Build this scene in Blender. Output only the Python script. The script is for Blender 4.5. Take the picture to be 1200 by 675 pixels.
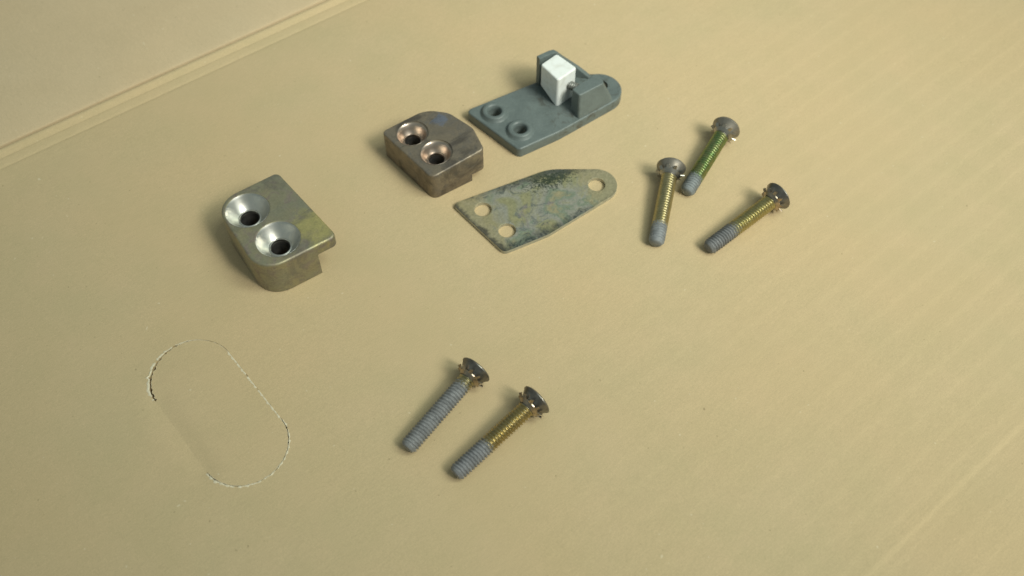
import bpy, bmesh, math, random
import numpy as np
from mathutils import Vector, Matrix, geometry

random.seed(7); rng = np.random.default_rng(7)
for o in list(bpy.data.objects): bpy.data.objects.remove(o)
sc = bpy.context.scene; COL = sc.collection
S = 0.001                                            # everything below is written in millimetres
R = math.radians

# ------------------------------------------------------------------ camera
cam = bpy.data.cameras.new('camera'); co = bpy.data.objects.new('camera', cam); COL.objects.link(co)
co.location = (0, 0, 0.340); co.rotation_euler = (R(35), 0, 0)
cam.sensor_width = 36; cam.lens = 36; cam.clip_start = 0.01; cam.clip_end = 20
cam.dof.use_dof = True; cam.dof.focus_distance = 0.405; cam.dof.aperture_fstop = 9.0
sc.camera = co
# ------------------------------------------------------------------ world: dim even room light
w = bpy.data.worlds.new('World'); sc.world = w; w.use_nodes = True
wn = w.node_tree.nodes; bg = wn['Background']
bg.inputs[0].default_value = (0.80, 0.95, 0.90, 1); bg.inputs[1].default_value = 0.265
# ------------------------------------------------------------------ lamps (room lamps to the right)
def area(name, loc, target, sx, sy, power, col):
    l = bpy.data.lights.new(name, 'AREA'); l.shape = 'RECTANGLE'; l.size = sx; l.size_y = sy
    l.energy = power; l.color = col
    o = bpy.data.objects.new(name, l); COL.objects.link(o); o.location = loc
    d = Vector(target) - Vector(loc); o.rotation_euler = d.to_track_quat('-Z', 'Y').to_euler()
    return o
def spot(name, loc, target, power, col, deg, radius):
    l = bpy.data.lights.new(name, 'SPOT'); l.energy = power; l.color = col
    l.spot_size = R(deg); l.spot_blend = 1.0; l.shadow_soft_size = radius
    o = bpy.data.objects.new(name, l); COL.objects.link(o); o.location = loc
    d = Vector(target) - Vector(loc); o.rotation_euler = d.to_track_quat('-Z', 'Y').to_euler()
    return o
spot('warm_work_lamp', (0.884, -0.302, 1.079), (0.085, 0.375, 0), 118, (0.95, 0.93, 0.82), 25.5, 0.28)
area('tube_lamp', (0.94, 0.084, 1.526), (0, 0.25, 0), 0.5, 1.0, 12.5, (0.90, 1.0, 0.86))
vs = sc.view_settings; vs.view_transform = 'Standard'; vs.look = 'None'; vs.gamma = 1; vs.exposure = 0.09
sc.render.engine = 'CYCLES'; sc.cycles.filter_width = 1.5

# ------------------------------------------------------------------ helpers
def tag(o, label=None, cat=None, group=None, kind=None):
    if label: o['label'] = label
    if cat: o['category'] = cat
    if group: o['group'] = group
    if kind: o['kind'] = kind
    return o
def link(name, me, mat, parent=None, smooth=35, wn=False):
    o = bpy.data.objects.new(name, me); COL.objects.link(o)
    me.materials.clear(); me.materials.append(mat)
    if smooth:
        for p in me.polygons: p.use_smooth = True
        me.set_sharp_from_angle(angle=R(smooth))
    if wn:
        m = o.modifiers.new('weighted_normals', 'WEIGHTED_NORMAL'); m.keep_sharp = True; m.weight = 80
    if parent: o.parent = parent
    return o
def pydata(name, v, f):
    me = bpy.data.meshes.new(name)
    me.from_pydata([(a * S, b * S, c * S) for a, b, c in v], [], f); me.update(); return me
def empty(name, x, y, rz=0):
    o = bpy.data.objects.new(name, None); COL.objects.link(o); o.empty_display_size = 0.01
    o.location = (x * S, y * S, 0); o.rotation_euler = (0, 0, R(rz)); return o
def fillet(pts, rad, seg=6):
    """round every corner of a closed polygon; rad is one number or one per corner"""
    n = len(pts); out = []
    if not isinstance(rad, (list, tuple)): rad = [rad] * n
    for i in range(n):
        p = Vector(pts[i]); a = (Vector(pts[i - 1]) - p); b = (Vector(pts[(i + 1) % n]) - p)
        la, lb = a.length, b.length; a.normalize(); b.normalize()
        ang = a.angle(b)
        if rad[i] < 1e-3 or ang > R(176): out.append(tuple(p)); continue
        t = min(rad[i] / math.tan(ang / 2), la * .48, lb * .48); r = t * math.tan(ang / 2)
        c = p + (a + b).normalized() * (r / math.sin(ang / 2))
        s = p + a * t - c; e = p + b * t - c
        a0 = math.atan2(s.y, s.x); d = math.atan2(e.y, e.x) - a0
        while d > math.pi: d -= 2 * math.pi
        while d < -math.pi: d += 2 * math.pi
        for k in range(seg + 1):
            q = a0 + d * k / seg; out.append((c.x + r * math.cos(q), c.y + r * math.sin(q)))
    return out
def inset(poly, d):
    """shrink a ccw polygon by d"""
    n = len(poly); out = []
    for i in range(n):
        p = Vector(poly[i]); a = (p - Vector(poly[i - 1])); b = (Vector(poly[(i + 1) % n]) - p)
        if a.length < 1e-6: a = b
        if b.length < 1e-6: b = a
        a.normalize(); b.normalize()
        na = Vector((-a.y, a.x)); nb = Vector((-b.y, b.x)); m = na + nb
        k = d / max(.35, m.length_squared / 2)
        out.append((p.x + m.x * k, p.y + m.y * k))
    return out
def ccw(poly):
    s = sum(poly[i - 1][0] * poly[i][1] - poly[i][0] * poly[i - 1][1] for i in range(len(poly)))
    return poly if s > 0 else poly[::-1]
def prism(name, poly, z0, z1, bev=0.6, bev0=None, seg=3):
    """solid with rounded top and bottom edges; z0, z1 may be functions of (x, y)"""
    poly = ccw(poly); bev0 = bev * .6 if bev0 is None else bev0
    f0 = z0 if callable(z0) else (lambda x, y: z0); f1 = z1 if callable(z1) else (lambda x, y: z1)
    rings = []
    for k in range(seg + 1):
        a = math.pi / 2 * k / seg
        rings.append((bev0 * (1 - math.sin(a)), f0, bev0 * (1 - math.cos(a))))
    for k in range(seg + 1):
        a = math.pi / 2 * k / seg
        rings.append((bev * (1 - math.cos(a)), f1, -bev * (1 - math.sin(a))))
    v = []; f = []; n = len(poly)
    for d, fn, dz in rings:
        for (x, y) in inset(poly, d): v.append((x, y, fn(x, y) + dz))
    for r in range(len(rings) - 1):
        for i in range(n):
            j = (i + 1) % n; f.append((r * n + i, r * n + j, (r + 1) * n + j, (r + 1) * n + i))
    f.append(tuple(range(n))[::-1]); f.append(tuple(range((len(rings) - 1) * n, len(rings) * n)))
    return pydata(name, v, f)
def lathe_data(prof, n=40, caps=True):
    """prof: list of (radius, z) bottom to top"""
    v = []; f = []
    for r, z in prof:
        for i in range(n):
            a = 2 * math.pi * i / n; v.append((r * math.cos(a), r * math.sin(a), z))
    for k in range(len(prof) - 1):
        for i in range(n):
            j = (i + 1) % n; f.append((k * n + i, k * n + j, (k + 1) * n + j, (k + 1) * n + i))
    if caps:
        f.append(tuple(range(n))[::-1]); f.append(tuple(range((len(prof) - 1) * n, len(prof) * n)))
    return v, f
def boolean(me, cutters, op='DIFFERENCE'):
    o = bpy.data.objects.new('tmp', me); COL.objects.link(o); tmp = [o]
    for c in cutters:
        q = bpy.data.objects.new('cut', c); COL.objects.link(q); tmp.append(q)
        m = o.modifiers.new('b', 'BOOLEAN'); m.operation = op; m.object = q; m.solver = 'EXACT'
    dg = bpy.context.evaluated_depsgraph_get(); dg.update()
    res = bpy.data.meshes.new_from_object(o.evaluated_get(dg))
    for q in tmp: bpy.data.objects.remove(q)
    return res
def shift(vf, x, y, z=0):
    return [(a + x, b + y, c + z) for a, b, c in vf[0]], vf[1]

# ------------------------------------------------------------------ materials
class NT:
    def __init__(s, name):
        s.m = bpy.data.materials.new(name); s.m.use_nodes = True; s.t = s.m.node_tree
        s.b = s.t.nodes['Principled BSDF']
        tc = s.n('ShaderNodeTexCoord'); mp = s.n('ShaderNodeMapping'); mp.inputs['Scale'].default_value = (1000,) * 3
        s.l(tc.outputs['Object'], mp.inputs[0]); s.co = mp.outputs[0]      # object coordinates in millimetres
    def n(s, t): return s.t.nodes.new(t)
    def l(s, a, b): s.t.links.new(a, b)
    def noise(s, scale, detail=3, rough=.55, dist=0, co=None):
        n = s.n('ShaderNodeTexNoise'); n.inputs['Scale'].default_value = scale; n.inputs['Detail'].default_value = detail
        n.inputs['Roughness'].default_value = rough; n.inputs['Distortion'].default_value = dist
        s.l(co or s.co, n.inputs['Vector']); return n.outputs['Fac']
    def ramp(s, fac, stops):
        r = s.n('ShaderNodeValToRGB'); e = r.color_ramp.elements
        while len(e) < len(stops): e.new(.5)
        for k, (p, c) in zip(e, stops):
            k.position = p; k.color = (*c, 1) if len(c) == 3 else c
        s.l(fac, r.inputs[0]); return r.outputs[0]
    def mix(s, fac, a, b, mode='MIX'):
        m = s.n('ShaderNodeMix'); m.data_type = 'RGBA'; m.blend_type = mode
        for v, i in ((fac, 0), (a, 6), (b, 7)):
            if hasattr(v, 'links'): s.l(v, m.inputs[i])
            elif i == 0: m.inputs[0].default_value = v
            else: m.inputs[i].default_value = (*v, 1)
        return m.outputs[2]
    def math(s, op, a, b=None, clamp=False):
        m = s.n('ShaderNodeMath'); m.operation = op; m.use_clamp = clamp
        for i, v in enumerate((a, b)):
            if v is None: continue
            if hasattr(v, 'links'): s.l(v, m.inputs[i])
            else: m.inputs[i].default_value = v
        return m.outputs[0]
    def step(s, fac, lo, hi, a=0., b=1.):
        m = s.n('ShaderNodeMapRange'); m.inputs[1].default_value = lo; m.inputs[2].default_value = hi
        m.inputs[3].default_value = a; m.inputs[4].default_value = b; s.l(fac, m.inputs[0]); return m.outputs[0]
    def bump(s, h, dist, strength=1.0):
        b = s.n('ShaderNodeBump'); b.inputs['Strength'].default_value = strength; b.inputs['Distance'].default_value = dist * S
        s.l(h, b.inputs['Height']); s.l(b.outputs[0], s.b.inputs['Normal'])
    def set(s, color=None, rough=None, metal=None, spec=None):
        for v, k in ((color, 'Base Color'), (rough, 'Roughness'), (metal, 'Metallic'), (spec, 'Specular IOR Level')):
            if v is None: continue
            if hasattr(v, 'links'): s.l(v, s.b.inputs[k])
            else: s.b.inputs[k].default_value = (*v, 1) if isinstance(v, tuple) else v
        return s.m

def mat_card(name, base, var, ang=40):
    t = NT(name)
    rot = t.n('ShaderNodeMapping'); rot.inputs['Rotation'].default_value = (0, 0, R(-ang)); t.l(t.co, rot.inputs[0])
    st = t.n('ShaderNodeMapping'); st.inputs['Scale'].default_value = (.12, 1, 1); t.l(rot.outputs[0], st.inputs[0])
    fib = t.noise(2.2, 4, .7, 0, st.outputs[0]); fine = t.noise(3.0, 3, .7); mid = t.noise(.045, 4, .6); big = t.noise(.012, 2)
    c = t.mix(t.step(mid, .3, .7), base, var)
    c = t.mix(t.step(big, .35, .65, 0, .5), c, tuple(x * y for x, y in zip(base, (1.03, .98, .93))))
    d = t.mix(1, c, t.ramp(fib, [(.25, (.94,) * 3), (.75, (1.06,) * 3)]), 'MULTIPLY')
    d = t.mix(1, d, t.ramp(fine, [(.25, (.84,) * 3), (.75, (1.16,) * 3)]), 'MULTIPLY')
    sp = t.noise(.55, 1, .5); d = t.mix(t.step(sp, .77, .82, 0, .45), d, (.17, .12, .06))       # brown specks in the paper
    sp2 = t.noise(.42, 1, .5, 0, rot.outputs[0]); d = t.mix(t.step(sp2, .765, .81, 0, .5), d, (.72, .64, .46))
    t.bump(t.math('ADD', fib, fine), .016, .8)
    return t.set(d, .78, 0, .18)
M_card = mat_card('kraft_cardboard', (.550, .432, .262), (.508, .412, .243))
M_flap = mat_card('kraft_cardboard_pinkish', (.590, .470, .305), (.560, .445, .285), ang=-50)
def mat_torn():
    t = NT('torn_paper_fibre')
    return t.set(t.ramp(t.noise(1.2, 3), [(.3, (.62, .54, .38)), (.7, (.80, .73, .57))]), .9, 0, .1)
M_torn = mat_torn()
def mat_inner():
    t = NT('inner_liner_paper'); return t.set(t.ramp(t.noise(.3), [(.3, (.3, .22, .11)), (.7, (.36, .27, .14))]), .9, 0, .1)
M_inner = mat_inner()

def mat_zinc(name, c1, c2, c3, stain, sscale=.055, rough=(.38, .6), metal=.75, soff=.5, amount=.8, yellow=None):
    t = NT(name)
    n1 = t.noise(.09, 5, .65, .6); n2 = t.noise(.22, 4, .6, 1.0); n3 = t.noise(1.3, 4, .7)
    c = t.mix(t.step(n1, .38, .62), c1, c2)
    c = t.mix(t.step(n2, .5, .68, 0, .8), c, c3)
    if yellow:
        pos, rad, yc = yellow
        d = t.n('ShaderNodeVectorMath'); d.operation = 'DISTANCE'; t.l(t.co, d.inputs[0]); d.inputs[1].default_value = pos
        k = t.math('ADD', d.outputs['Value'], t.step(n2, 0, 1, -6, 6))
        c = t.mix(t.step(k, rad * .55, rad, .85, 0), c, yc)
    s1 = t.noise(sscale, 5, .7, .8)
    c = t.mix(t.step(s1, soff, soff + .12, 0, amount), c, stain)
    c = t.mix(1, c, t.ramp(n3, [(.25, (.82,) * 3), (.75, (1.18,) * 3)]), 'MULTIPLY')
    t.bump(t.math('ADD', n3, t.noise(4, 2)), .05, .6)
    return t.set(c, t.step(n2, .3, .7, *rough), metal, .4)
M_blk1 = mat_zinc('zinc_chromate_block', (.32, .31, .225), (.37, .335, .215), (.30, .245, .22), (.21, .195, .165), rough=(.46, .66), amount=.6, yellow=((17, -13, 18), 11, (.53, .47, .20)))
M_blk2 = mat_zinc('dull_zinc_block', (.25, .215, .17), (.30, .25, .185), (.20, .185, .165), (.12, .105, .09), rough=(.46, .64), yellow=((12.5, 8.0, 15.6), 4.5, (.22, .25, .32)))
def mat_plate():
    t = NT('iridescent_chromate_plate')
    n1 = t.noise(.06, 4, .6, .8); n2 = t.noise(.16, 5, .7, 1.2); n3 = t.noise(.9, 4, .75, .4)
    c = t.ramp(n1, [(.30, (.47, .41, .23)), (.42, (.37, .36, .21)), (.52, (.40, .39, .33)), (.60, (.27, .32, .24)), (.70, (.44, .39, .24))])
    c = t.mix(t.step(n2, .54, .66, 0, .8), c, (.14, .165, .17))
    c = t.mix(t.step(t.noise(.13, 4, .7, .6), .60, .68, 0, .6), c, (.30, .26, .28))
    # the two ends around the holes stay clean grey-tan metal
    sx = t.n('ShaderNodeSeparateXYZ'); t.l(t.co, sx.inputs[0])
    cx = t.math('ADD', sx.outputs[0], t.step(n2, 0, 1, -9, 9))
    clean = t.math('MAXIMUM', t.step(cx, 40, 44), t.step(cx, 4, -3))
    c = t.mix(t.math('MULTIPLY', clean, .8), c, (.44, .385, .23))
    # dark grime rubbed along the long edges and one smear near the upper edge
    ya = t.math('ABSOLUTE', sx.outputs[1])
    e = t.math('ADD', ya, t.math('MULTIPLY', sx.outputs[0], .10))
    e = t.math('ADD', e, t.step(n2, .2, .8, -5, 5))
    g = t.math('MULTIPLY', t.step(e, 12.5, 16.5, 0, .9), t.step(n3, .35, .6, .3, 1))
    le = t.math('ADD', t.math('MULTIPLY', sx.outputs[0], .958), t.math('ADD', t.math('MULTIPLY', sx.outputs[1], .286), 8.43))
    le = t.math('ADD', le, t.step(n2, .25, .75, -2.2, 2.2))
    c = t.mix(t.step(le, .6, 2.4, .8, 0), c, (.06, .06, .055))
    c = t.mix(g, c, (.035, .045, .045))
    d = t.n('ShaderNodeVectorMath'); d.operation = 'DISTANCE'; sc2 = t.n('ShaderNodeMapping'); sc2.inputs['Scale'].default_value = (.42, 1, 1)
    t.l(t.co, sc2.inputs[0]); t.l(sc2.outputs[0], d.inputs[0]); d.inputs[1].default_value = (31 * .42, 10.5, 1.5)
    k = t.math('ADD', d.outputs['Value'], t.step(n3, .25, .75, -5.5, 5.5))
    c = t.mix(t.step(k, 1.5, 5.0, .92, 0), c, (.045, .065, .045))
    c = t.mix(t.step(sx.outputs[2], 1.80, 1.90, .8, 0), c, (.50, .49, .40))      # sheared edge: clean metal, painted paler to look lit
    c = t.mix(1, c, t.ramp(n3, [(.25, (.72,) * 3), (.75, (1.25,) * 3)]), 'MULTIPLY')
    t.bump(n3, .06, .7)
    return t.set(c, t.step(n2, .3, .7, .36, .58), .55, .4)
M_plate = mat_plate()
def mat_grey():
    t = NT('grey_painted_casting')
    n1 = t.noise(.12, 5, .65, .5); n2 = t.noise(1.1, 4, .7)
    c = t.mix(t.step(n1, .35, .65), (.108, .134, .131), (.140, .171, .166))
    sx = t.n('ShaderNodeSeparateXYZ'); t.l(t.co, sx.inputs[0])
    g = t.math('MULTIPLY', t.step(t.noise(.17, 4, .7, .6), .52, .66), t.math('MULTIPLY', t.step(sx.outputs[0], 10, 20), t.step(sx.outputs[2], 7, 5)))
    c = t.mix(t.math('MULTIPLY', g, .75), c, (.055, .050, .035))
    c = t.mix(1, c, t.ramp(n2, [(.25, (.86,) * 3), (.75, (1.14,) * 3)]), 'MULTIPLY')
    t.bump(t.math('ADD', n2, n1), .07, .7)
    return t.set(c, t.step(n1, .3, .7, .36, .52), 0, .5)
M_grey = mat_grey()
def mat_white():
    t = NT('white_nylon'); n = t.noise(.3, 3)
    c = t.mix(t.step(n, .48, .70, 0, .6), (.80, .835, .825), (.62, .63, .58))
    t.bump(t.noise(1.5, 2), .03, .5)
    return t.set(c, .42, 0, .4)
M_white = mat_white()
def mat_metal(name, a, b, rough, metal=1.0, scale=.5, bump=.03):
    t = NT(name); n = t.noise(scale, 4, .65, .5); n2 = t.noise(scale * 5, 3)
    t.bump(n2, bump, .6)
    return t.set(t.mix(t.step(n, .35, .65), a, b), t.step(n, .3, .7, rough * .8, rough * 1.25), metal, .5)
M_sink = mat_metal('worn_bright_zinc', (.66, .64, .58), (.50, .51, .49), .36, 1, .16)
M_sink2 = mat_metal('worn_pinkish_zinc', (.62, .51, .42), (.44, .38, .33), .34, 1, .16)
M_bore_shade = mat_metal('bore_shade_steel', (.10, .10, .10), (.17, .16, .15), .45, .8)  # bore lining, coloured dark for the shade deep in the hole
M_stud = mat_metal('stud_steel', (.26, .27, .25), (.19, .20, .19), .5, .6)
def mat_screw(name, gold, gold2, coat, grey=(.20, .205, .205), edge=1.5):
    """plated shank; the last `coat` mm from the tip are covered by a dull grey thread sealant"""
    t = NT(name); n = t.noise(.35, 4, .65, .4); n2 = t.noise(1.6, 3, .6)
    c = t.mix(t.step(n, .4, .6), gold, gold2)
    sx = t.n('ShaderNodeSeparateXYZ'); t.l(t.co, sx.inputs[0])
    k = t.math('ADD', sx.outputs[0], t.step(n2, .2, .8, -edge * 2, edge * 2))
    m = t.step(k, coat - edge * .6, coat + edge * .6, 1, 0)
    g = t.mix(t.step(n, .4, .62), grey, tuple(x * 1.45 for x in grey))
    c = t.mix(m, c, g)
    t.l(t.step(m, 0, 1, 1.0, .25), t.b.inputs['Metallic'])
    return t.set(c, t.step(m, 0, 1, .40, .62), None, .4)
M_headdk = mat_metal('tarnished_head', (.26, .24, .21), (.13, .125, .115), .40, .9, .3)
M_headlt = mat_metal('dull_grey_head', (.33, .30, .25), (.21, .20, .18), .45, .8, .35)
M_wash = mat_metal('coppery_washer', (.52, .42, .30), (.30, .25, .20), .30, 1, .4)
M_washgrey = mat_metal('greyish_washer', (.46, .42, .36), (.34, .33, .30), .34, 1, .5)

# ------------------------------------------------------------------ the cardboard
CA = R(36.6)                                          # direction of the fold line
cs_, sn_ = math.cos(CA), math.sin(CA)
P0 = Vector((-225.9, 302.2))                          # a point on the lower score of the fold
def st2xy(s, t): return (P0.x + s * cs_ - t * sn_, P0.y + s * sn_ + t * cs_)
FA = R(40)                                            # flute direction
def wob(x, y, k, seed, n=5):
    r = np.random.default_rng(seed); z = 0 * x
    for i in range(n):
        a = r.uniform(0, 2 * math.pi); q = k * r.uniform(.6, 1.6)
        z = z + np.sin((x * math.cos(a) + y * math.sin(a)) * q + r.uniform(0, 6.28))
    return z / n
HC = Vector((-110.2, 182.8)); HD = Vector((.64, -.768)); HN = Vector((.768, .64))   # handle cut-out: centre, long axis, normal
HL, HR = 19.0, 16.1
def board_z(x, y):
    x = np.asarray(x, float); y = np.asarray(y, float)
    q = -x * math.sin(FA) + y * math.cos(FA) + .8 * wob(x, y, .02, 5) + .12 * wob(x, y, .09, 6)
    amp = .020 + .012 * wob(x, y, .012, 3) + .034 * np.clip((x + .45 * (250 - y)) / 150, -.6, 1.3)
    amp = np.clip(amp, .004, None) * (1 + .45 * wob(x, y, .07, 8))
    ph = 2 * math.pi * q / 9.7
    z = .68 * amp * (np.sin(ph) + .42 * np.sin(2 * ph) + .24 * np.sin(3 * ph) + .12 * np.sin(4 * ph))
    z = z + .55 * wob(x, y, .018, 11) + .10 * wob(x, y, .06, 12)
    dd = np.clip((x + 90) * -.75 + (y - 190) * -.66, 0, 160); z = z - .0005 * dd ** 2      # sag added to tilt this corner off the lamps and darken it
    # one stronger flute ridge running off at the lower right
    p0 = -120.4 * math.sin(FA) + 119.0 * math.cos(FA); d = q - p0
    z = z + np.interp(d, [-16, -.9, 0], [0, -.42, 0]) * np.clip((x - 70) / 60, 0, 1)
    # pressed hinge groove on the one uncut long side of the hand hole
    a = (x - HC.x) * HD.x + (y - HC.y) * HD.y; n = (x - HC.x) * HN.x + (y - HC.y) * HN.y
    along = 1 / (1 + np.exp((np.abs(a) - 21) / 2.0))
    z = z - 1.0 * along * np.exp(-((n + HR) / 4.0) ** 2)
    return z
def fold_z(t):
    """profile of the fold: t = mm past the lower score"""
    t = np.asarray(t, float)
    z = -.26 * np.exp(-(t / .60) ** 2)
    z = z + np.interp(t, [0, .6, 4.6, 5.0, 5.5, 7.4, 8.4, 9.1, 9.5, 10, 11, 20], [0, .10, .80, .85, 1.10, 2.45, 2.60, 2.2, 1.0, -1.5, -3.9, -4.2])
    return z - .24 * np.exp(-((t - 5.0) / .45) ** 2)
dS, dT = 5.0, 0.9
ss = np.arange(-420, 760, dS)
tt = np.concatenate([np.arange(-520, -1.5, dT), np.array([-1.2, -.8, -.4, 0, .4, .8, 1.4, 2.2, 3, 3.7, 4.1, 4.4, 4.7, 5.0, 5.3, 5.7, 6.2, 6.8, 7.3, 7.8, 8.3, 8.7, 9.0, 9.25, 9.5, 9.75, 10, 10.4, 11, 13, 16, 20])])
SS, TT = np.meshgrid(ss, tt)
XX = P0.x + SS * cs_ - TT * sn_; YY = P0.y + SS * sn_ + TT * cs_
fade = np.clip((-TT + 1) / 12, 0, 1)
ZZ = board_z(XX, YY) * fade + fold_z(TT) + .12 * np.sin(SS / 37.) * np.clip(TT / 6, 0, 1)
nS, nT = len(ss), len(tt)
# rectangle of grid cells around the hand hole that is re-meshed with the cut
hx = HC - P0; hs = hx.x * cs_ + hx.y * sn_; ht = -hx.x * sn_ + hx.y * cs_
i0, i1 = int((hs - 45 - ss[0]) / dS), int((hs + 45 - ss[0]) / dS)
j0, j1 = int((ht - 45 - tt[0]) / dT), int((ht + 45 - tt[0]) / dT)
verts = np.stack([XX, YY, ZZ], -1).reshape(-1, 3); faces = []
for j in range(nT - 1):
    for i in range(nS - 1):
        if i0 <= i < i1 and j0 <= j < j1: continue
        k = j * nS + i; faces.append((k, k + 1, k + nS + 1, k + nS))
# cut outlines
def stadium(n=300):
    per = 4 * HL + 2 * math.pi * HR; out = []
    for k in range(n):
        d = per * k / n
        if d < 2 * HL: a, b, na, nb, tag_ = -HL + d, HR, 0, 1, 'right'
        elif d < 2 * HL + math.pi * HR:
            q = (d - 2 * HL) / HR; na, nb = math.sin(q), math.cos(q); a, b, tag_ = HL + HR * na, HR * nb, 'bottom'
        elif d < 4 * HL + math.pi * HR:
            a, b, na, nb, tag_ = HL - (d - 2 * HL - math.pi * HR), -HR, 0, -1, 'hinge'
        else:
            q = (d - 4 * HL - math.pi * HR) / HR; na, nb = -math.sin(q), -math.cos(q); a, b, tag_ = -HL + HR * na, HR * nb, 'top'
        out.append((a, b, na, nb, tag_, d / per))
    return out
stad = stadium()
def jag(k, amp):                                     # ragged perforation: nicks every few millimetres
    return amp * (.5 + .5 * math.sin(k * .9)) * rng.uniform(.3, 1) + amp * .3 * rng.normal()
outer, inner = [], []
for k, (a, b, na, nb, tg, u) in enumerate(stad):
    if tg == 'hinge': go = gi = .002
    elif tg == 'top':
        q = max(0, min(1, .45 - .8 * nb))            # widest at the hinge-side shoulder
        go = .05 + .10 * q + abs(jag(k, .48 * (.2 + q))); gi = .05 + .15 * q + abs(jag(k * 1.7, .55 * q + .06))
    elif tg == 'bottom': go = .08 + abs(jag(k, .20)); gi = .10 + abs(jag(k * 1.3, .20))
    else: go = .03 + abs(jag(k, .10)); gi = .04 + abs(jag(k * 1.3, .10))
    for lst, g in ((outer, go), (inner, -gi)):
        lst.append(HC + HD * (a + na * g) + HN * (b + nb * g))
pts = []; idx_edge = []
bound = []                                           # boundary of the rectangle on grid vertices
for i in range(i0, i1): bound.append((i, j0))
for j in range(j0, j1): bound.append((i1, j))
for i in range(i1, i0, -1): bound.append((i, j1))
for j in range(j1, j0, -1): bound.append((i0, j))
for i, j in bound: pts.append(Vector((XX[j, i], YY[j, i])))
nb_ = len(pts); idx_edge += [(k, (k + 1) % nb_) for k in range(nb_)]
o0 = len(pts); pts += outer; m_ = len(outer); idx_edge += [(o0 + k, o0 + (k + 1) % m_) for k in range(m_)]
n0 = len(pts); pts += inner; idx_edge += [(n0 + k, n0 + (k + 1) % m_) for k in range(m_)]
def sd(x, y):                                        # signed distance to the stadium
    v = Vector((x, y)) - HC; a = v.dot(HD); b = v.dot(HN)
    return math.hypot(max(abs(a) - HL, 0), b) - HR
for s in np.arange(ss[i0] + 1.2, ss[i1] - 1, 1.6):
    for t in np.arange(tt[j0] + .8, tt[j1] - .6, 1.0):
        x, y = st2xy(s, t)
        if abs(sd(x, y)) > .9: pts.append(Vector((x, y)))
V2, E2, F2, OV, _, _ = geometry.delaunay_2d_cdt(pts, idx_edge, [], 0, 1e-7)
def in_poly(p, poly):
    c = False; j = len(poly) - 1
    for i in range(len(poly)):
        a, b = poly[i], poly[j]
        if (a.y > p.y) != (b.y > p.y) and p.x < (b.x - a.x) * (p.y - a.y) / (b.y - a.y) + a.x: c = not c
        j = i
    return c
def flap_dz(x, y):
    v = Vector((x, y)) - HC; a = v.dot(HD); b = v.dot(HN)
    e = math.exp(-((a + 34) / 13) ** 2) * max(0, min(1, (8 - b) / 18))     # pushed in at the shoulder beside the hinge
    k = max(0, min(1, max((b + HR) / 9, (abs(a) - HL) / 7)))
    return -.62 * e * k + .16 * math.exp(-((b - HR) / 4) ** 2) * max(0, min(1, (24 - abs(a)) / 8)) - k * .22 * math.exp(-((a - 36) / 7) ** 2)
zz2 = board_z([v.x for v in V2], [v.y for v in V2])
# glue the patch border onto the grid vertices it was made from
remap = {}
for k, src in enumerate(OV):
    for q in src:
        if q < nb_: i, j = bound[q]; remap[k] = j * nS + i
bface, fface = [], []
for f in F2:
    if abs((V2[f[1]] - V2[f[0]]).cross(V2[f[2]] - V2[f[0]])) < .004 and all(q in remap for q in f): continue
    c = (V2[f[0]] + V2[f[1]] + V2[f[2]]) / 3; d = sd(c.x, c.y)
    if d > 1.5: bface.append(f)
    elif d < -1.5: fface.append(f)
    elif in_poly(c, inner): fface.append(f)
    elif not in_poly(c, outer): bface.append(f)
base = len(verts); verts = np.concatenate([verts, np.array([(v.x, v.y, z) for v, z in zip(V2, zz2)])])
faces += [tuple(remap.get(k, base + k) for k in f) for f in bface]
def add_skirt(vl, fl, sel_edges, depth):
    """real board thickness along open edges"""
    low = {}
    for a, b in sel_edges:
        for k in (a, b):
            if k not in low:
                low[k] = len(vl); vl.append((vl[k][0], vl[k][1], vl[k][2] - depth))
        fl.append((a, b, low[b], low[a]))
def open_edges(fl):
    cnt = {}
    for f in fl:
        for i in range(len(f)):
            a, b = f[i], f[(i + 1) % len(f)]; cnt.setdefault((min(a, b), max(a, b)), []).append((b, a))
    return [v[0] for v in cnt.values() if len(v) == 1]
verts = [tuple(v) for v in verts]
add_skirt(verts, faces, open_edges(faces), 3.0)
used = sorted({k for f in faces for k in f}); mp = {k: i for i, k in enumerate(used)}
me = pydata('cardboard_sheet', [verts[k] for k in used], [tuple(mp[k] for k in f) for f in faces])
sheet = link('cardboard_sheet', me, M_card, None, 50); tag(sheet, kind='structure')
# the hand-hole flap still in place
fv = [(v.x, v.y, z + flap_dz(v.x, v.y)) for v, z in zip(V2, zz2)]
ff = list(fface); add_skirt(fv, ff, open_edges(ff), 2.6)
used = sorted({k for f in ff for k in f}); mp = {k: i for i, k in enumerate(used)}
hole_flap = link('hand_hole_flap', pydata('hand_hole_flap', [fv[k] for k in used], [tuple(mp[k] for k in f) for f in ff]), M_card, sheet, 50)
# paper under the cut, seen only through the gap
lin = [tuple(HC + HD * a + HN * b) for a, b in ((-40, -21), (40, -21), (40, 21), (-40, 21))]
link('inner_liner', prism('inner_liner', lin, -6.0, -3.6, .1), M_inner, sheet)
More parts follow.
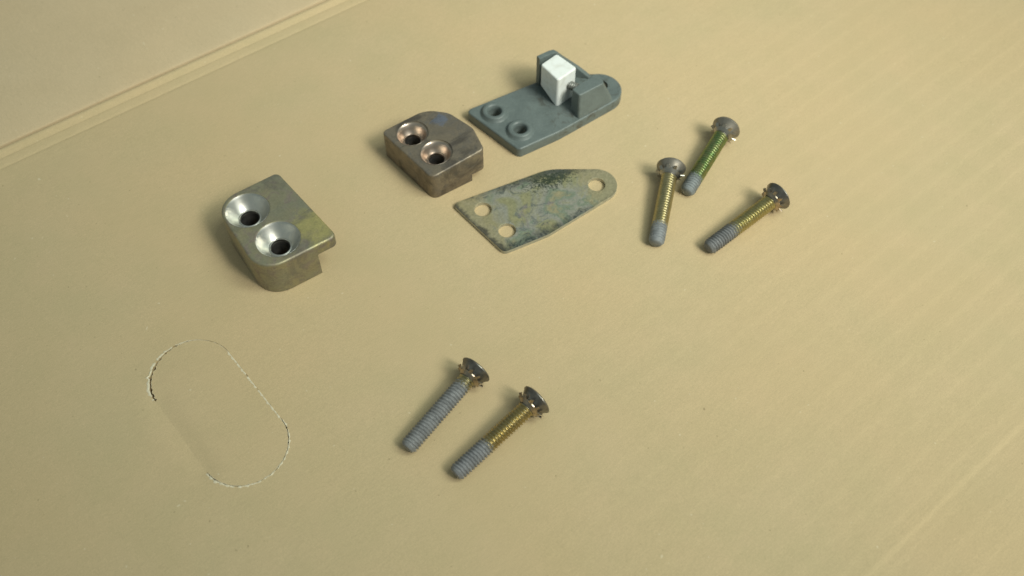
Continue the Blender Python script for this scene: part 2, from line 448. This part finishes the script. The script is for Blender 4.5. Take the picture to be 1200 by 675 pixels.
# torn pale paper lips along the cut
tv, tf = [], []
def lip(line, side, wmin, wmax, hmin, hmax, sel, zf):
    prev = None
    for k in range(len(line) + 1):
        kk = k % len(line); a, b, na, nb, tg, u = stad[kk]; wgt = sel(tg, na, nb, u)
        if wgt <= 0 or random.random() < .05: prev = None; continue
        p = line[kk]; nrm = (HD * na + HN * nb) * side
        wd = random.uniform(wmin, wmax) * wgt; h = random.uniform(hmin, hmax) * wgt
        i_ = p - nrm * .10 * wgt; o_ = p + nrm * wd; m2 = p + nrm * wd * .45
        z = zf(p.x, p.y)
        cur = len(tv); tv.extend([(i_.x, i_.y, z + h * .55), (m2.x, m2.y, z + h), (o_.x, o_.y, z + .006), (i_.x, i_.y, z - .3)])
        if prev is not None:
            for q in range(2): tf.append((prev + q, prev + q + 1, cur + q + 1, cur + q))
            tf.append((prev, cur, cur + 3, prev + 3))
        prev = cur
zb = lambda x, y: float(board_z(x, y))
zf_ = lambda x, y: float(board_z(x, y)) + flap_dz(x, y)
lip(outer, 1, .35, 1.1, .10, .40, lambda tg, na, nb, u: {'top': min(1.1, max(0, .55 - .75 * nb)), 'right': .0, 'bottom': (.25 + .4 * (int(u * 300) % 4 < 2)) + .3 * max(0, -nb)}.get(tg, 0), zb)
lip(inner, -1, .30, .70, .08, .26, lambda tg, na, nb, u: {'top': .12, 'right': (.35 + .65 * (int(u * 300) % 4 < 3)) * 1.0, 'bottom': .15}.get(tg, 0), zf_)
tag(link('torn_edge', pydata('torn_edge', tv, tf), M_torn, sheet, 60), kind='stuff')

# the next panel of the box beyond the fold
s2 = np.arange(-420, 760, 8.0); t2 = np.concatenate([np.array([13.7, 13.85, 14.1, 14.5, 15, 16]), np.arange(17, 420, 4.0)])
S2, T2 = np.meshgrid(s2, t2); X2 = P0.x + S2 * cs_ - T2 * sn_; Y2 = P0.y + S2 * sn_ + T2 * cs_
Z2 = np.interp(T2, [13.7, 13.85, 14.1, 14.5, 15, 18, 35, 450], [-.75, -.50, -.32, -.2, -.08, .25, 1.0, 1.2]) + (.5 * wob(X2, Y2, .02, 21) + .06 * wob(X2, Y2, .12, 22)) * np.clip((T2 - 12.5) / 12, 0, 1)
n2 = len(s2); f2 = [(j * n2 + i, j * n2 + i + 1, (j + 1) * n2 + i + 1, (j + 1) * n2 + i) for j in range(len(t2) - 1) for i in range(n2 - 1)]
v2 = [tuple(v) for v in np.stack([X2, Y2, Z2], -1).reshape(-1, 3)]
add_skirt(v2, f2, open_edges(f2), 2.5)
tag(link('cardboard_panel', pydata('cardboard_panel', v2, f2), M_flap, None, 50), kind='structure')

# ------------------------------------------------------------------ strike blocks with two countersunk holes
def countersink_profile(ro, ri, zt, depth, clr=0.0):
    """radius profile from the bore mouth up to the soft outer lip"""
    return [(ri, zt - depth), (ri + .05, zt - depth + .30), (ri + .22, zt - depth + .46), (ri + .50, zt - depth + .42), (ri + .70, zt - depth + .30), (ro * .62 + ri * .38, zt - depth * .52),
            (ro - .9, zt - depth * .17), (ro - .25, zt - .18), (ro + .35, zt + .03)]
def strike_block(name, x, y, rz, poly, rads, top, sinks, ro, ri, depth, mat, msink, step_poly, step_z, label, group, bev=1.0):
    root = empty(name, x, y, rz)
    body = prism('body', fillet(poly, rads, 8), 0, top, bev, .3, 4)
    cut = []
    for (a, b) in sinks:
        zt = top(a, b) if callable(top) else top
        pr = [(ri, -1)] + countersink_profile(ro, ri, zt, depth) + [(ro + .5, zt + 3)]
        v, f = lathe_data(pr, 48); cut.append(pydata('c', *shift((v, f), a, b)))
    cut.append(prism('c', step_poly, -1, step_z, .05, .05, 1))          # step cut away under the lip
    me = boolean(body, cut); me.name = 'body'
    link('body', me, mat, root, 32, True)
    for (a, b) in sinks:
        zt = top(a, b) if callable(top) else top
        c = countersink_profile(ro, ri, zt, depth)
        pr = [(ri - .03, zt - depth - 1.0)] + [(r - .05, z + .035) for r, z in c[:-1]]
        # a shell with a little thickness
        back = [(r + .04, z - .02) for r, z in pr[::-1]]
        v, f = lathe_data(pr + back, 48, False)
        n = 48; k = len(pr + back) - 1
        f += [(k * n + i, k * n + (i + 1) % n, (i + 1) % n, i) for i in range(n)]
        s = link('countersink', pydata('countersink', *shift((v, f), a, b)), msink, root, 40)
        v, f = lathe_data([(ri - .08, .4), (ri - .08, zt - depth - 1.02), (ri - .04, zt - depth - 1.02), (ri - .04, .4)], 40, False)
        link('bore', pydata('bore', *shift((v, f), a, b)), M_bore_shade, s, 40)
    tag(root, label, 'strike block', group); return root
# local x runs from the countersinks to the lip
strike_block('strike_block', -100.5, 257, 34.2,
             [(-11.6, 20.8), (-11.8, -22.2), (22.2, -22.3), (17.7, 21.4)],
             [10, 10.5, 2.6, 2.6], 18.0, [(-1.7, 9.7), (1.9, -10.6)], 9.2, 3.95, 5.6, M_blk1, M_sink,
             [(13.2, -40), (40, -40), (40, 40), (10.5, 40)], 12.4,
             'larger zinc strike block with yellow stain and overhanging lip, beside the perforated cut-out', 'strike blocks with two countersunk holes')
b2top = lambda a, b: 14.2 + max(0, (a + 8)) * .085
strike_block('strike_block', -37.9, 303.7, 30,
             [(-12.8, 16.2), (-6.0, -18.8), (20.2, -17.2), (22.0, -4), (17.5, 9.5), (9.5, 17.2)],
             [2.2, 3.2, 2.4, 8, 10, 13], b2top, [(-1.9, 7.6), (1.9, -7.6)], 6.9, 3.5, 4.4, M_blk2, M_sink2,
             [(13.6, -40), (40, -40), (40, 40), (13.6, 40)], 4.2,
             'smaller dull grey-brown strike block next to the grey bracket', 'strike blocks with two countersunk holes', .8)

# ------------------------------------------------------------------ flat shim plate
def arc(cx, cy, r, a0, a1, n=14): return [(cx + r * math.cos(R(a0 + (a1 - a0) * k / n)), cy + r * math.sin(R(a0 + (a1 - a0) * k / n))) for k in range(n + 1)]
def outline(rend, cy=0, a0=-76, a1=64, yf=-9.2):
    p = fillet([(-13.4, 15.4), (-3.6, -17.4), (17.5, -16.4), (46, yf), (46, 10.6), (33, 16.6)], [2.2, 2.6, 16, 0, 0, 20], 7)
    i = [k for k, q in enumerate(p) if abs(q[0] - 46) < .01]
    return p[:i[0]] + arc(48.0 if cy == 0 else 47.4, cy, rend, a0, a1, 18) + p[i[1] + 1:]
pl = empty('shim_plate', -7.2, 271.95, 24.0)
me = prism('body', outline(9.0), .12, 1.95, .22, .12, 2)
cut = [pydata('c', *shift(lathe_data([(3.75, -1), (3.75, 1.6), (4.1, 2.2)], 40), a, b)) for a, b in ((-2.4, 7.3), (2.4, -7.3), (48.1, 0))]
link('plate', boolean(me, cut), M_plate, pl, 32, True)
for a, b in ((-2.4, 7.3), (2.4, -7.3), (48.1, 0)):      # pressed rim of each hole
    v, f = lathe_data([(3.74, .3), (3.74, 1.90), (4.05, 2.0), (4.6, 1.972), (4.6, 1.90)], 40, False)
    link('hole_rim', pydata('hole_rim', *shift((v, f), a, b)), M_plate, pl, 40)
tag(pl, 'thin flat metal plate with three holes and rainbow stained dirty surface', 'plate')

# ------------------------------------------------------------------ grey bracket
br = empty('grey_bracket', -2.15, 325.5, 28.25)
base = prism('base_plate', outline(10.3, -1.6, -80, 66, -12.2), 0, 5.5, .9, .4, 4)
bosses = [(-2.5, 7.5), (2.5, -7.5)]
cut = [pydata('c', *shift(lathe_data([(3.0, -1), (3.0, 9)], 40), a, b)) for a, b in bosses] + [pydata('c', *shift(lathe_data([(3.4, -1), (3.4, 9)], 36), 49.0, 0))]
link('base_plate', boolean(base, cut), M_grey, br, 32, True)
for a, b in bosses:
    v, f = lathe_data([(6.6, 5.3), (6.3, 5.75), (5.75, 6.15), (5.5, 7.0), (5.1, 7.35), (4.2, 7.40), (3.5, 7.2), (3.05, 6.6), (2.95, .4)], 48, False)
    link('boss', pydata('boss', *shift((v, f), a, b)), M_grey, br, 50)
def wall_mesh(line, thick, zb_, tops, bev=.5):
    """upright wall following a polyline, with its own top height at each point; offset to the left of travel"""
    n = len(line); L = [Vector(p) for p in line]; N = []
    for i in range(n):
        d = (L[min(i + 1, n - 1)] - L[max(i - 1, 0)]).normalized(); N.append(Vector((-d.y, d.x)))
    v = []; f = []
    sect = [(0, 0, 0), (0, 1, -bev), (bev * .3, 1, -bev * .3), (bev, 1, 0), (thick - bev, 1, 0), (thick - bev * .3, 1, -bev * .3), (thick, 1, -bev), (thick, 0, 0)]
    m = len(sect)
    for i in range(n):
        for o_, h, dz in sect:
            p = L[i] + N[i] * o_; v.append((p.x, p.y, (tops[i] if h else zb_) + dz))
    for i in range(n - 1):
        for k in range(m):
            j = (k + 1) % m; f.append((i * m + k, i * m + j, (i + 1) * m + j, (i + 1) * m + k))
    f.append(tuple(range(m))[::-1]); f.append(tuple(range((n - 1) * m, n * m)))
    return pydata('back_wall', v, f)
line = [(48.6, 7.6), (46.4, 9.7), (43.5, 11.7), (40, 13.6), (36.5, 15.1), (34.2, 15.9), (32.4, 16.1), (30, 16.0), (27, 15.9), (23.6, 15.75)]
tops = [5.7, 8.0, 11.0, 14.2, 17.6, 20.2, 21.8, 22.3, 22.2, 22.0]
link('back_wall', wall_mesh(line, 2.6, 3.5, tops), M_grey, br, 40, True)
def taper(name, bot, top, z0, z1, rad=.8, bev=.7):
    """block whose top outline differs from its footprint"""
    b = fillet(bot, rad, 4); t = fillet(top, rad, 4); n = len(b); v = []; f = []
    t = ccw(t); b = ccw(b)
    lay = [(b, z0, 0)] + [(t, z1 - bev * (1 - math.sin(math.pi / 2 * k / 4)), bev * (1 - math.cos(math.pi / 2 * k / 4))) for k in range(5)]
    for p, z, d in lay:
        for (x, y) in (inset(p, d) if d else p): v.append((x, y, z(x, y) if callable(z) else z))
    for r in range(len(lay) - 1):
        for i in range(n):
            j = (i + 1) % n; f.append((r * n + i, r * n + j, (r + 1) * n + j, (r + 1) * n + i))
    f.append(tuple(range(n))[::-1]); f.append(tuple(range((len(lay) - 1) * n, len(lay) * n)))
    return pydata(name, v, f)
link('screw_housing', taper('screw_housing', [(28.6, -14.85), (53.5, -11.2), (47.0, -3.0), (28.6, -7.0)],
                            [(30.0, -11.8), (45.6, -10.0), (41.4, -3.4), (29.0, -6.6)], .5, 18.0, [1.2, 2.0, 1.0, 1.0]), M_grey, br, 40, True)
# adjusting stud between the housing and the white block (thread built as rings along its length)
def thread_grid(L, rc, depth, pitch, chamfer, n=24, per=6):
    m = int(L / pitch * per); v = []; f = []
    for k in range(m + 1):
        x = L * k / m
        for i in range(n):
            ph = (x / pitch - i / n) % 1.0
            tri = 1 - abs(2 * ph - 1); tri = min(1, max(0, (tri - .10) / .80))
            r = rc - depth * (1 - tri)
            if chamfer and x < chamfer: r = min(r, rc - (chamfer - x) * .75)
            a = 2 * math.pi * i / n; v.append((x, r * math.cos(a), r * math.sin(a)))
    for k in range(m):
        for i in range(n):
            j = (i + 1) % n; f.append((k * n + i, (k + 1) * n + i, (k + 1) * n + j, k * n + j))
    f.append(tuple(range(n))); f.append(tuple(range(m * n, (m + 1) * n))[::-1])
    return v, f
v, f = thread_grid(12.0, 2.05, .42, .95, 0)
M4 = Matrix.Translation((29.2, 3.8, 14.2)) @ Matrix.Rotation(R(-60), 4, 'Z')
link('adjusting_stud', pydata('adjusting_stud', [tuple(M4 @ Vector(p)) for p in v], f), M_stud, br, 60)
tag(br, 'grey painted metal bracket with raised bosses and upright back wall', 'bracket')
# white nylon wedge sitting in the bracket
wb = empty('nylon_block', -2.15, 325.5, 28.25); wb.location.z = 5.56 * S
wp = [(24.3, -2.4), (35.8, .7), (32.4, 13.1), (22.5, 10.3)]
me = taper('nylon_block', wp, wp, lambda x, y: max(0, (y + 1.2) * .36 - (x - 24.5) * .12), 16.2, 1.3, .8)
o = link('nylon_block', me, M_white, None, 40, True); o.matrix_world = wb.matrix_world
o.location = wb.location; o.rotation_euler = wb.rotation_euler; bpy.data.objects.remove(wb)
tag(o, 'small white plastic block held in the grey bracket', 'plastic block')

# ------------------------------------------------------------------ screws
def tooth_ring(z_of_r, r0, r1, n):
    """external-tooth lock washer seated on the cone below the head: a dished ring with twisted teeth (axis = +x)"""
    v = []; f = []; seg = n * 3
    for rr, dx in ((r0, 0), (r1, 0), (r1, -.45), (r0, -.45)):
        for i in range(seg):
            a = 2 * math.pi * i / seg; v.append((z_of_r(rr) + dx, rr * math.cos(a), rr * math.sin(a)))
    for k in range(4):
        for i in range(seg):
            j = (i + 1) % seg; q = (k + 1) % 4; f.append((k * seg + i, k * seg + j, q * seg + j, q * seg + i))
    for t in range(n):
        a = 2 * math.pi * (t + .5) / n; wd = .80; L = 1.75; tw = R(46)
        ur = Vector((.62, math.cos(a), math.sin(a))).normalized(); ut = Vector((0, -math.sin(a), math.cos(a))); un = ur.cross(ut)
        c = Vector((z_of_r(r1) - .32, (r1 - .1) * math.cos(a), (r1 - .1) * math.sin(a))); b0 = len(v)
        for q in (0, 1):
            ta = tw * q; e1 = ut * math.cos(ta) + un * math.sin(ta); e2 = -ut * math.sin(ta) + un * math.cos(ta)
            for sx, sy in ((-1, -1), (1, -1), (1, 1), (-1, 1)):
                p = c + ur * (L * q) + e1 * sx * wd * (1 - .2 * q) + e2 * sy * .20; v.append(tuple(p))
        f += [(b0, b0 + 1, b0 + 2, b0 + 3), (b0 + 7, b0 + 6, b0 + 5, b0 + 4)]
        for i in range(4):
            j = (i + 1) % 4; f.append((b0 + i, b0 + 4 + i, b0 + 4 + j, b0 + j))
    return v, f
def screw(tip, az, L, label, mshank, mhead, spin, rh=6.4, dome=.55, mwash=None):
    """tip: ground point under the tip; axis runs to the head; the screw rests on its tip and on the head rim"""
    rs = 3.4; cone = 4.3; mwash = mwash or M_wash
    xs = L - cone                                     # where the cone starts
    root = empty('screw', tip[0], tip[1], az)
    tau = math.asin((rh - 2.75) / L)
    T = Matrix.Rotation(-tau, 4, 'Y') @ Matrix.Rotation(R(spin), 4, 'X')
    sh = thread_grid(xs - .8, rs, .66, 1.27, 1.4, 32, 9)
    # plain neck, cone, thin rim, low dome
    prof = [(3.1, xs - 1.0), (3.2, xs - .2), (3.6, xs + .35), (4.4, xs + 1.5), (rh - .35, L - .35), (rh, L), (rh, L + .32), (rh - .3, L + .6)]
    prof += [((rh - .3) * math.cos(R(q)), L + .6 + dome * math.sin(R(q))) for q in (18, 36, 54, 72, 86)]
    hv, hf = lathe_data(prof, 40); hv = [(z, x, -y) for x, y, z in hv]
    zr = lambda r: xs + .35 + (r - 3.6) * 1.0 - .45
    wv, wf = tooth_ring(zr, 3.45, 4.6, 10)
    allz = [(T @ Vector(p)).z for p in sh[0] + hv + wv]; dz = -min(allz) + .03
    def put(nm, v, f, m, sm):
        me = pydata(nm, [tuple((T @ Vector(p)) + Vector((0, 0, dz))) for p in v], f)
        return link(nm, me, m, root, sm)
    put('threaded_shank', *sh, mshank, 60); put('head', hv, hf, mhead, 38); put('lock_washer', wv, wf, mwash, 30)
    return tag(root, label, 'screw', 'screws with toothed lock washers')
def aim(a, b, za, zb):
    """tip and head pixel-measured plan points -> plan direction"""
    return math.degrees(math.atan2(b[1] - a[1], b[0] - a[0]))
G1, G2 = (.44, .39, .22), (.36, .33, .21)
screw((-38.0, 165.0), 51.5, 39.3, 'screw with grey coated thread nearly up to its head, beside the half gold one',
      mat_screw('shank_mostly_grey', G1, G2, 31, (.21, .215, .22)), M_headdk, 10)
screw((-20.2, 154.8), 43.9, 40.6, 'screw with half gold, half grey thread lying next to the fully grey-threaded screw',
      mat_screw('shank_half_gold', (.48, .40, .20), (.40, .34, .19), 15.5, (.20, .205, .215)), M_headdk, 47)
screw((59.6, 258.2), 76.5, 40.0, 'gold screw with smooth grey tip, its head beside the tip of the green screw',
      mat_screw('shank_gold_smooth_tip', (.46, .41, .24), (.40, .36, .20), 9.0, (.20, .215, .225)), M_headlt, 20, 6.3, 1.4, M_washgrey)
screw((75.0, 286.0), 59.1, 40.0, 'green tinted screw with rounded dull grey head and grey tip',
      mat_screw('shank_green', (.21, .31, .13), (.33, .35, .17), 8.5, (.20, .22, .225)), M_headlt, 33, 6.4, 2.2, M_washgrey)
screw((80.9, 255.8), 38.2, 40.6, 'golden screw with dark stained head and grey thread end, lying apart from the green one',
      mat_screw('shank_golden', (.48, .44, .22), (.42, .37, .19), 14.5, (.17, .175, .18), 2.2), M_headdk, 5)
